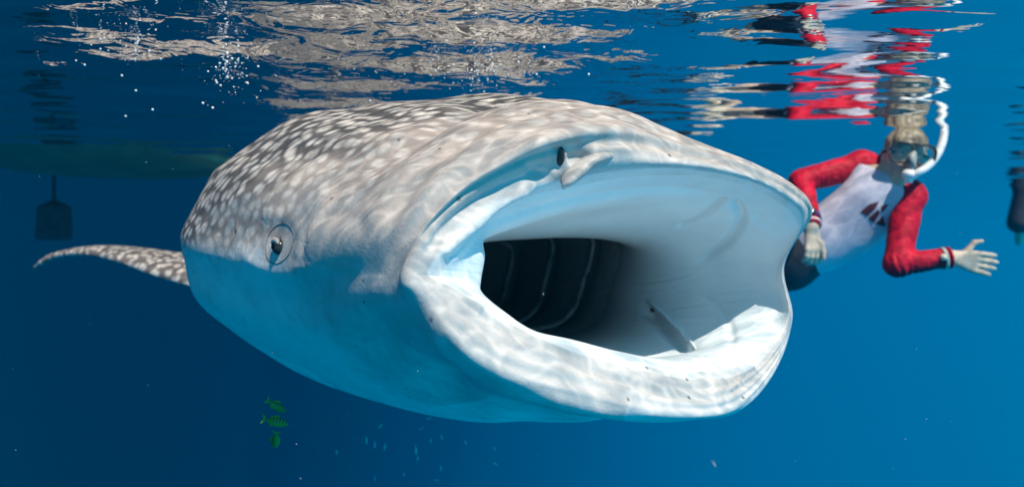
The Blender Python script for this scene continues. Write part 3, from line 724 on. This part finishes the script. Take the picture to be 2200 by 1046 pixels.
# the other hand hangs loosely curled
gx = Vector((0.10, -0.12, -1)).normalized(); gu = Vector((1, .25, .1)); gu = (gu - gx * gu.dot(gx)).normalized(); gn = Vector((0, 1, 0)); gn = (gn - gx * gn.dot(gx) - gu * gn.dot(gu)).normalized()
pe = J['rwr'] + gx * .085
fing = []
for i, L_ in enumerate((.066, .074, .070, .056)):
    fing.append([(gx * .95 + gn * .25 + gu * (.12 - .08 * len(fing))).normalized() * L_ * .45, (gx * .75 + gn * .6).normalized() * L_ * .34, (gx * .3 + gn * .9).normalized() * L_ * .26])
rhand = hand(J['rwr'] + gx * .01, pe, gu * .062, fing, [(gx * .8 + gu * .55 - gn * .2).normalized() * .042, (gx * .97 + gu * .1).normalized() * .034, (gx * .97 - gu * .1).normalized() * .026], .028)

swim = empty('person', J['pelv'])
tag(swim, 'snorkeller in a white rash guard with red sleeves holding out an open hand', 'person')
V, Fc = sdf_mesh(torso + rarm + larm + legs + feet + head + nose + ears + lhand + rhand, 0.0055)
mesh_obj('body', V, Fc, M_HUMAN, swim)
tor2 = [t for t in torso]
V, Fc = sdf_mesh(tor2, 0.009, 0.007, [(J['neck'] + (hc - J['neck']) * .25, (hc - J['neck']).normalized()), (J['pelv'] + (J['pelv'] - J['waist']) * .3, (J['pelv'] - J['waist']).normalized())])
shirt = mesh_obj('rash_guard', V, Fc, M_WHITE, swim)
SHT = BVHTree.FromPolygons([Vector(v) for v in V], Fc)
def sleeve(sh, el, wr, a):
    nk = J['neck'] * .45 + sh * .55 + Vector((0, 0, .012)) * a
    arm = [(nk, sh, .054, .055, .03)] + [(sh, el, .052, .040, .03), (el, wr, .039, .029, .02)]
    V, Fc = sdf_mesh(arm, 0.006, 0.007, [(wr, (wr - el).normalized())])
    V = np.array(V)
    # gathered wrinkles round the arm, mostly near the elbow
    for i, v in enumerate(V):
        vv = Vector(v); 
        t1 = (vv - sh).dot((el - sh).normalized()) ; de = (vv - el).length
        ax_ = ((el - sh) if (vv - sh).length < (vv - wr).length else (wr - el)).normalized(); c_ = el
        nn = (vv - c_ - ax_ * (vv - c_).dot(ax_)); 
        if nn.length > 1e-4:
            ph = (vv - c_).dot(ax_) * 230 + 9.0 * mnoise.noise(vv * 11)
            V[i] = vv + nn.normalized() * (0.0017 * math.sin(ph) * (0.25 + 1.2 * math.exp(-(de / .10) ** 2)) * (0.4 + 1.2 * max(0, mnoise.noise(vv * 9) + .3)) + 0.004 * mnoise.noise(vv * 16))
    return mesh_obj('sleeve', V, Fc, M_RED, swim)
sleeve(J['rsh'], J['rel'], J['rwr'], 1); sleeve(J['lsh'], J['lel'], J['lwr'], 0)
V, Fc = sdf_mesh([legs[0], legs[1], (J['rhip'], J['rhip'] * .75 + J['rkn'] * .25, .094, .09, .04), (J['lhip'], J['lhip'] * .75 + J['lkn'] * .25, .094, .09, .04), (J['waist'], J['pelv'], .100, .118, .05, FWD, .85)], 0.01, 0.008)
mesh_obj('shorts', V, Fc, M_DARKCLOTH, swim)
for k, (kn, an) in enumerate((('rkn', 'ran'), ('lkn', 'lan'))):
    V, Fc = sdf_mesh([(J[kn] * .45 + J[an] * .55, J[an], .050, .038, .02), (J[an], J[an] + Vector((-0.06, .04, -.03)), .038, .036, .02)], 0.008, 0.006)
    mesh_obj('sock', V, Fc, M_SOCK, swim)
    t_ = J[an] + Vector((-0.05, .035, -.025)); dv = Vector((-0.62, .42, -.20 + .12 * k)).normalized(); wv = Vector((.3, .45, 0.1)).normalized(); wv = (wv - dv * wv.dot(dv)).normalized(); nv = dv.cross(wv)
    V = []; Fc = []
    prof = [(0, .035, .04), (.08, .05, .036), (.15, .055, .02), (.20, .07, .010), (.35, .09, .006), (.52, .105, .004), (.56, .10, .003)]
    for s_, w_, h_ in prof:
        for u, z in ((-1, 0), (-.85, 1), (0, .8), (.85, 1), (1, 0), (.85, -1), (0, -.8), (-.85, -1)): V.append(t_ + dv * s_ + wv * u * w_ + nv * z * h_)
    for i in range(len(prof) - 1):
        for q in range(8): Fc.append((i*8+q, i*8+(q+1) % 8, (i+1)*8+(q+1) % 8, (i+1)*8+q))
    Fc += [tuple(range(8))[::-1], tuple(range((len(prof)-1)*8, len(prof)*8))]
    mesh_obj('swim_fin', V, Fc, M_BLACK, swim)
# hair
V, Fc = sdf_mesh([(hc + hu * .042 - hf * .022, hc + hu * .01 - hf * .024, .082, .080, .03, hr, .93)], 0.006, 0.002, [(hc + hf * .035, (hf * 1.0 - hu * .55).normalized())])
V = [Vector(v) + (Vector(v) - hc).normalized() * .007 * mnoise.noise(Vector(v) * 40) for v in V]
mesh_obj('hair', V, Fc, M_HAIR, swim)
# eyes behind the mask, then the mask
for s in (-1, 1):
    e = mesh_obj('eye', *ball(hc + hr * s * .031 + hf * .066 + hu * .012, .012, 12, 8), M_EYEW, swim)
    mesh_obj('pupil', *ball(hc + hr * s * .031 + hf * .077 + hu * .012, .005, 8, 6), M_PUPIL, e)
def rrect(c, a, b, w, h_, n=28, p=3.2):
    o = []
    for i in range(n):
        t = 2 * math.pi * i / n; ct, st = math.cos(t), math.sin(t)
        o.append(c + a * w * math.copysign(abs(ct) ** (2 / p), ct) + b * h_ * math.copysign(abs(st) ** (2 / p), st))
    return o
mc = hc + hf * .098 + hu * .010
skirt_o = rrect(mc + hu * -.003, hr, hu, .083, .046); skirt_b = rrect(hc + hf * .048 + hu * .004, hr, hu, .080, .052)
n_ = len(skirt_o); V = skirt_o + skirt_b; Fc = [(i, (i + 1) % n_, n_ + (i + 1) % n_, n_ + i) for i in range(n_)]
mask = mesh_obj('diving_mask', V, Fc, M_SILI, swim)
for s in (-1, 1):
    c_ = mc + hr * s * .042 + hu * .001
    a_ = (hr + hf * -.18 * s).normalized(); ring = rrect(c_ + hf * .004, a_, hu, .040, .039, 28, 2.6)
    mesh_obj('lens_frame', *tube(ring + ring[:1], 0.0042, 8), M_FRAME, mask)
    r2 = rrect(c_ + hf * .002, a_, hu, .039, .038, 28, 2.6); V = r2 + [c_ + hf * .004]; Fc = [(i, (i + 1) % 28, 28) for i in range(28)]
    mesh_obj('lens', V, Fc, M_LENS, mask)
mesh_obj('nose_pocket', *join(tube([mc + hu * .012 + hf * .004, mc - hu * .015 + hf * .016, mc - hu * .045 + hf * .018, mc - hu * .055 + hf * .002], [.009, .014, .018, .012], 12)), M_SILI, mask)
st = []
for i in range(17):
    a = math.radians(35 + 290 * i / 16) ; st.append(hc + hf * (math.cos(a) * .10) * (1 if math.cos(a) < 0 else .55) + hr * math.sin(a) * .084 + hu * (.012 - .02 * (math.cos(a) < -.3)))
mesh_obj('mask_strap', *tube(st, 0.007, 8), M_BLACK, mask)
# snorkel
mo = hc + hf * .085 - hu * .066
sn = spline([tuple(mo + hf * .0), tuple(mo + hf * .038 - hu * .012), tuple(at(1972, 371, 2.575)), tuple(at(1996, 355, 2.595)), tuple(at(2014, 332, 2.62)), tuple(at(2025, 305, 2.65)), tuple(at(2030, 275, 2.68)), tuple(at(2034, 235, 2.69)), tuple(at(2036, 190, 2.70))], 36)
if (Vector(sn[12]) - at(1986, 362, 2.60)).length > 1: pass
snork = mesh_obj('snorkel', *tube([Vector(p) for p in sn], [.0145 if i > 4 else .013 for i in range(36)], 14), M_SNORK, swim)
mesh_obj('mouthpiece', *ball(mo + hf * .035 - hu * .004, 1, 14, 10, (hr * .030, hf * .026, hu * .021)), M_SNORK, snork)
mesh_obj('purge_valve', *tube([mo + hf * .036 - hu * .014, mo + hf * .038 - hu * .036], [.019, .014], 14), M_SNORK, snork)
# wrist things
ax_ = (J['rwr'] - J['rel']).normalized()
def band(c, ax_, r, w, m, name, par=swim, th=.004):
    u = ax_.orthogonal().normalized(); v = ax_.cross(u); V, Fc = [], []; n = 24
    for i in range(n):
        d_ = u * math.cos(2 * math.pi * i / n) + v * math.sin(2 * math.pi * i / n)
        for s, rr in ((-w, r), (-w, r + th), (w, r + th), (w, r)): V.append(c + ax_ * s + d_ * rr)
    for i in range(n):
        for k in range(4): Fc.append((i*4+k, i*4+(k+1) % 4, ((i+1) % n)*4+(k+1) % 4, ((i+1) % n)*4+k))
    return mesh_obj(name, V, Fc, m, par)
wc = J['rwr'] - ax_ * .045
wa = band(wc, ax_, .041, .014, M_PURPLE, 'wrist_watch')
wd = Vector((-.35, -1, 0)); wd = (wd - ax_ * wd.dot(ax_)).normalized()
mesh_obj('watch_case', *tube([wc + wd * .036, wc + wd * .053], [.024, .022], 20), M_BLACK, wa)
mesh_obj('watch_face', *tube([wc + wd * .053, wc + wd * .0545], [.018, .017], 20), M_CHROME, wa)
band(J['rwr'] - ax_ * .012, ax_, .039, .003, M_SNORK, 'bracelet')
ax2 = (J['lwr'] - J['lel']).normalized()
band(J['lwr'] - ax2 * .022, ax2, .039, .006, M_SILI, 'bracelet')
wd = Vector((0, -1, .2)); wd = (wd - ax2 * wd.dot(ax2)).normalized()
mesh_obj('charm', *ball(J['lwr'] - ax2 * .035 + wd * .042, .013, 10, 8), M_SOCK, swim)
band(J['lwr'] - ax2 * .003, ax2, .0375, .004, M_RED, 'bracelet')
# printed emblem on the chest
Z0 = lambda q: (1660 + q[0] / 2.905, 260 + q[1] / 2.905)
for poly in ([(546, 568), (602, 520), (664, 503), (640, 547), (590, 594)], [(678, 528), (724, 517), (694, 562), (674, 572)],
             [(594, 606), (658, 552), (668, 568), (655, 600), (626, 636)], [(638, 642), (690, 588), (700, 657)]):
    cxp = [Z0(q) for q in poly]; cc = (sum(p[0] for p in cxp) / len(cxp), sum(p[1] for p in cxp) / len(cxp)); V = []
    for a, b in cxp + [cc]:
        h, n = hit(a, b, .0025, SHT); V.append(h)
    n = len(cxp); mesh_obj('emblem', V, [(i, (i + 1) % n, n) for i in range(n)], M_EMBLEM, swim, smooth=False)

# ------------------------------------------------------------------ second swimmer cut by the right edge, far off
B2 = lambda px, py: at(px, py, 6.2)
w2 = empty('person', B2(2215, 330)); tag(w2, 'distant swimmer in dark shorts cut off by the right edge', 'person')
tr = [(B2(2225, 200), B2(2222, 260), .13, .14, .05), (B2(2222, 260), B2(2220, 330), .14, .13, .05), (B2(2222, 150), B2(2224, 135), .085, .085, .04), (B2(2224, 190), B2(2222, 160), .05, .05, .04),
      (B2(2195, 200), B2(2185, 270), .05, .042, .03), (B2(2185, 270), B2(2190, 335), .042, .03, .03), (B2(2260, 200), B2(2275, 270), .05, .042, .03), (B2(2275, 270), B2(2270, 340), .042, .03, .03),
      (B2(2208, 350), B2(2196, 440), .085, .06, .04), (B2(2196, 440), at(2190, 520, 6.6), .06, .035, .03), (B2(2236, 350), B2(2246, 440), .085, .06, .04), (B2(2246, 440), at(2240, 520, 6.6), .06, .035, .03)]
V, Fc = sdf_mesh(tr, .016); mesh_obj('body', V, Fc, M_HUMAN, w2)
V, Fc = sdf_mesh([(B2(2212, 395), B2(2190, 478), .11, .10, .04), (B2(2236, 395), B2(2246, 480), .11, .10, .04), (B2(2225, 360), B2(2225, 390), .14, .13, .05)], .016); mesh_obj('shorts', V, Fc, M_DARKCLOTH, w2)

# ------------------------------------------------------------------ boat hull at the surface, far left
bh = empty('boat', at(255, 345, 3.9)); tag(bh, 'dim green boat hull at the surface far behind on the left', 'boat')
V, Fc = [], []; ns, nk = 36, 18
for i in range(ns + 1):
    u = i / ns; t_ = max(math.sin(math.pi * u), 0) ** 0.55
    cx_ = at(22 + 466 * u, 340, 3.8).x; cy_ = 3.8 + 0.15 * (u - .5)
    for k in range(nk + 1):
        a = math.pi * k / nk
        V.append((cx_, cy_ - math.cos(a) * .75 * t_, 0.16 - max(math.sin(a), 0) ** .5 * (0.20 + .045 * t_) - .012 * t_ * math.exp(-((k - nk / 2) / 1.2) ** 2)))
for i in range(ns):
    for k in range(nk): Fc.append((i*(nk+1)+k, i*(nk+1)+k+1, (i+1)*(nk+1)+k+1, (i+1)*(nk+1)+k))
mesh_obj('hull', V, Fc, M_HULL, bh)
V, Fc = [], []
for s_, w_, z0 in ((0, 0.0, 0), (1, 0, 0)): pass
c_ = at(116, 480, 3.95)
pts_ = [(-.085, -.04), (.085, -.04), (.085, .04), (-.085, .04)]
V = [Vector((c_.x + x * k, c_.y + y * k, c_.z + z)) for z, k in ((.36, .10), (.14, .12), (.10, .92), (-.08, 1.0), (-.10, .85)) for x, y in pts_]
Fc = [(j*4+k, j*4+(k+1) % 4, (j+1)*4+(k+1) % 4, (j+1)*4+k) for j in range(4) for k in range(4)] + [(0, 3, 2, 1), (16, 17, 18, 19)]
mesh_obj('rudder', V, Fc, M_DARKCLOTH, bh, smooth=False)

# ------------------------------------------------------------------ fish
def fish_mat(name, c1, c2, bars):
    m, t, b = mat(name, c1, 0.35, 0.5); g = N(t)
    co = g.n('ShaderNodeTexCoord').outputs['Object']; sx = g.n('ShaderNodeSeparateXYZ', {0: co})
    if bars:
        w = g.math('SINE', g.math('MULTIPLY', sx.outputs[0], 2 * math.pi / 0.125))
        col_ = g.mix(g.rng(w, 0.1, 0.55), c1, (0.006, 0.016, 0.008))
        col_ = g.mix(g.rng(sx.outputs[2], -0.16, 0.12), c2, col_)
    else: col_ = g.mix(g.rng(sx.outputs[2], -0.08, 0.08), c2, c1)
    t.links.new(col_, b.inputs['Base Color']); return m
def fish_meshes(tag_, deep, mts):
    """unit-length fish along +X, nose at +0.5"""
    st = [(.5, .004), (.46, .05), (.38, .10), (.25, .15), (.08, .18), (-.08, .165), (-.22, .11), (-.33, .05), (-.38, .035)]
    pts = spline([(x, 0, r) for x, r in st], 20); V, Fc, n = [], [], 14
    for x, _, r in pts:
        for k in range(n):
            a = 2 * math.pi * k / n; V.append((x, r * .42 * math.sin(a) , r * deep * math.cos(a)))
    for i in range(19):
        for k in range(n): Fc.append((i*n+k, i*n+(k+1) % n, (i+1)*n+(k+1) % n, (i+1)*n+k))
    Fc += [tuple(range(n))[::-1], tuple(19 * n + k for k in range(n))]
    def plate(o, th=.006):
        m_ = len(o); V = [(x, th, z) for x, z in o] + [(x, -th, z) for x, z in o]
        return V, [tuple(range(m_)), tuple(range(2 * m_ - 1, m_ - 1, -1))] + [(i, m_ + i, m_ + (i + 1) % m_, (i + 1) % m_) for i in range(m_)]
    tail = plate([(-.36, .03), (-.44, .13), (-.54, .20), (-.49, .06), (-.47, 0), (-.49, -.06), (-.54, -.20), (-.44, -.13), (-.36, -.03)])
    d = deep
    dors = plate([(.15, .15 * d), (.05, .20 * d + .06), (-.1, .16 * d + .05), (-.24, .10 * d + .02), (-.3, .05 * d)])
    anal = plate([(-.02, -.16 * d), (-.1, -.15 * d - .06), (-.24, -.10 * d - .02), (-.3, -.05 * d)])
    eye = ball((.40, 0, .03), 1, 8, 6, (Vector((.022, 0, 0)), Vector((0, .045, 0)), Vector((0, 0, .022))))
    out = []
    for nm, (v, f), mt in (('trunk', (V, Fc), mts[0]), ('tail_fin', tail, mts[1]), ('dorsal_fin', dors, mts[1]), ('anal_fin', anal, mts[1]), ('eye', eye, M_PUPIL)):
        me = bpy.data.meshes.new(nm); me.from_pydata([tuple(p) for p in v], [], [tuple(q) for q in f]); me.update(); me.materials.append(mt)
        if nm in ('trunk', 'eye'): me.polygons.foreach_set('use_smooth', [True] * len(me.polygons))
        out.append((nm, me))
    return out
GB = fish_mat('green_barred_scales', (0.07, 0.22, 0.015), (0.14, 0.26, 0.02), True); GF = mat('green_fin', (0.12, 0.26, 0.02), 0.5)[0]
SB = fish_mat('silver_scales', (0.16, 0.26, 0.28), (0.52, 0.60, 0.60), False); SF = mat('grey_fin', (0.18, 0.22, 0.24), 0.5)[0]
GM = fish_meshes('g', 1.0, (GB, GF)); SM = fish_meshes('s', 0.62, (SB, SF))
def put_fish(ms, name, px, py, d, length, nose_px, yaw, label, group, cat='fish', parts=True):
    r = empty(name, at(px, py, d)); tag(r, label, cat, group)
    v = Vector((nose_px[0], 0, -nose_px[1])).normalized(); v = (v * math.cos(yaw) + Vector((0, math.sin(yaw), 0))).normalized()
    upz = Vector((0, 0, 1)) if abs(v.z) < .7 else Vector((-1, 0, 0)); y = upz.cross(v).normalized(); z = v.cross(y)
    R_ = Matrix((v, y, z)).transposed().to_4x4()
    r.rotation_euler = R_.to_euler(); r.scale = (length,) * 3
    for nm, me in (ms if parts else ms[:2]):
        o = bpy.data.objects.new(nm, me); COL.objects.link(o); o.parent = r
    return r
put_fish(GM, 'pilot_fish', 593, 871, 1.6, .054, (1, .75), .25, 'uppermost of three green barred fish, nose angled down to the right', 'green barred fish below the shark')
put_fish(GM, 'pilot_fish', 592, 905, 1.58, .062, (1, .28), .15, 'middle and largest green barred fish with clear dark bars', 'green barred fish below the shark')
put_fish(GM, 'pilot_fish', 592, 945, 1.62, .058, (-.28, 1), .5, 'lowest of three green barred fish, hanging nose down', 'green barred fish below the shark')
spots_ = [(723, 970, .2, 1), (787, 945, .05, 1), (805, 953, .05, 1), (816, 915, .5, -.6), (868, 1018, 0, 1), (905, 920, .9, -.5), (921, 898, 1, -.4), (925, 945, .2, 1), (948, 938, .25, 1), (947, 1004, .1, 1),
          (1000, 950, .5, .9), (897, 983, .2, 1), (937, 1030, 1, -.1), (1062, 963, .5, .9), (1153, 972, .8, .7), (826, 960, .2, -1), (1063, 994, .8, .6), (893, 965, .1, 1), (805, 1027, .1, 1), (1534, 996, .3, .6)]
ords = ['leftmost', 'second from the left', 'third from the left', 'fourth from the left', 'fifth from the left', 'sixth from the left', 'seventh from the left', 'eighth from the left', 'ninth from the left', 'middle one from left to right',
        'ninth from the right', 'eighth from the right', 'seventh from the right', 'sixth from the right', 'fifth from the right', 'fourth from the right', 'third from the right', 'second from the right', 'rightmost']
spots_ = sorted(spots_)
for i, (px, py, a, b) in enumerate(spots_):
    lab = ('tiny silver fish, ' + ords[i] + ' in the scattered school') if i < 19 else 'lone tiny pale fish beneath the lower jaw, apart from the school'
    put_fish(SM, 'small_fish', px, py, random.uniform(2.2, 3.2), random.uniform(.020, .036), (a, b), random.uniform(-.4, .4), lab, 'tiny silver fish below the shark', parts=False)

# ------------------------------------------------------------------ bubbles and drifting specks
V, Fc = [], []
def bub(p, r):
    v, f = ball(p, r, 8, 5); o = len(V); V.extend(v); Fc.extend(tuple(i + o for i in t) for t in f)
def cloud(cx_, cy_, sx_, sy_, d, n, r0, r1, top=True):
    for _ in range(n):
        px = random.gauss(cx_, sx_); py = random.gauss(cy_, sy_); dd = d + random.gauss(0, .12); p = at(px, py, dd)
        if p.z > -0.006: p.z = -0.006 - random.random() * .03
        bub(p, r0 + (r1 - r0) * random.random() ** 3)
cloud(490, 140, 16, 22, 1.62, 90, .0007, .004); cloud(500, 170, 40, 22, 1.65, 50, .0006, .003); cloud(290, 80, 60, 20, 1.5, 60, .0006, .0028)
cloud(1000, 140, 45, 14, 1.7, 120, .0005, .0028); cloud(1045, 148, 22, 9, 1.7, 60, .0005, .003); cloud(800, 140, 40, 12, 1.7, 16, .0006, .0022)
for px, py in ((270, 250), (292, 195), (345, 127), (182, 140), (262, 163), (457, 232), (436, 222), (328, 236), (466, 178), (795, 217), (1153, 160), (1169, 102), (1114, 134), (1265, 160)):
    bub(at(px, py, 1.5), .0028)
for _ in range(60): bub(at(random.uniform(0, 2200), random.uniform(150, 1046), random.uniform(.9, 2.5)), random.uniform(.0003, .0007))
M_BUB = mat('bubble', (0.85, 0.88, 0.9), 0.12, 0.8)[0]
o = mesh_obj('bubbles', V, Fc, M_BUB); tag(o, 'small white air bubbles and specks drifting under the surface', kind='stuff')

# ------------------------------------------------------------------ the body of sea water itself: far things fade to blue
V = [(x, y, z) for x in (-15, 15) for y in (-15, 15) for z in (-12, 1.2)]
Fc = [(0, 1, 3, 2), (4, 6, 7, 5), (0, 4, 5, 1), (2, 3, 7, 6), (0, 2, 6, 4), (1, 5, 7, 3)]
m = bpy.data.materials.new('haze'); m.use_nodes = True; t = m.node_tree; t.nodes.clear(); g = N(t)
pv = g.n('ShaderNodeVolumePrincipled', {'Color': (0.0, 0.50, 0.88, 1), 'Density': 0.006, 'Anisotropy': 0.0})
g.n('ShaderNodeOutputMaterial', {'Volume': pv.outputs[0]})
hz = mesh_obj('haze', V, Fc, m, smooth=False); tag(hz, 'blue sea water fading the distance', kind='stuff')
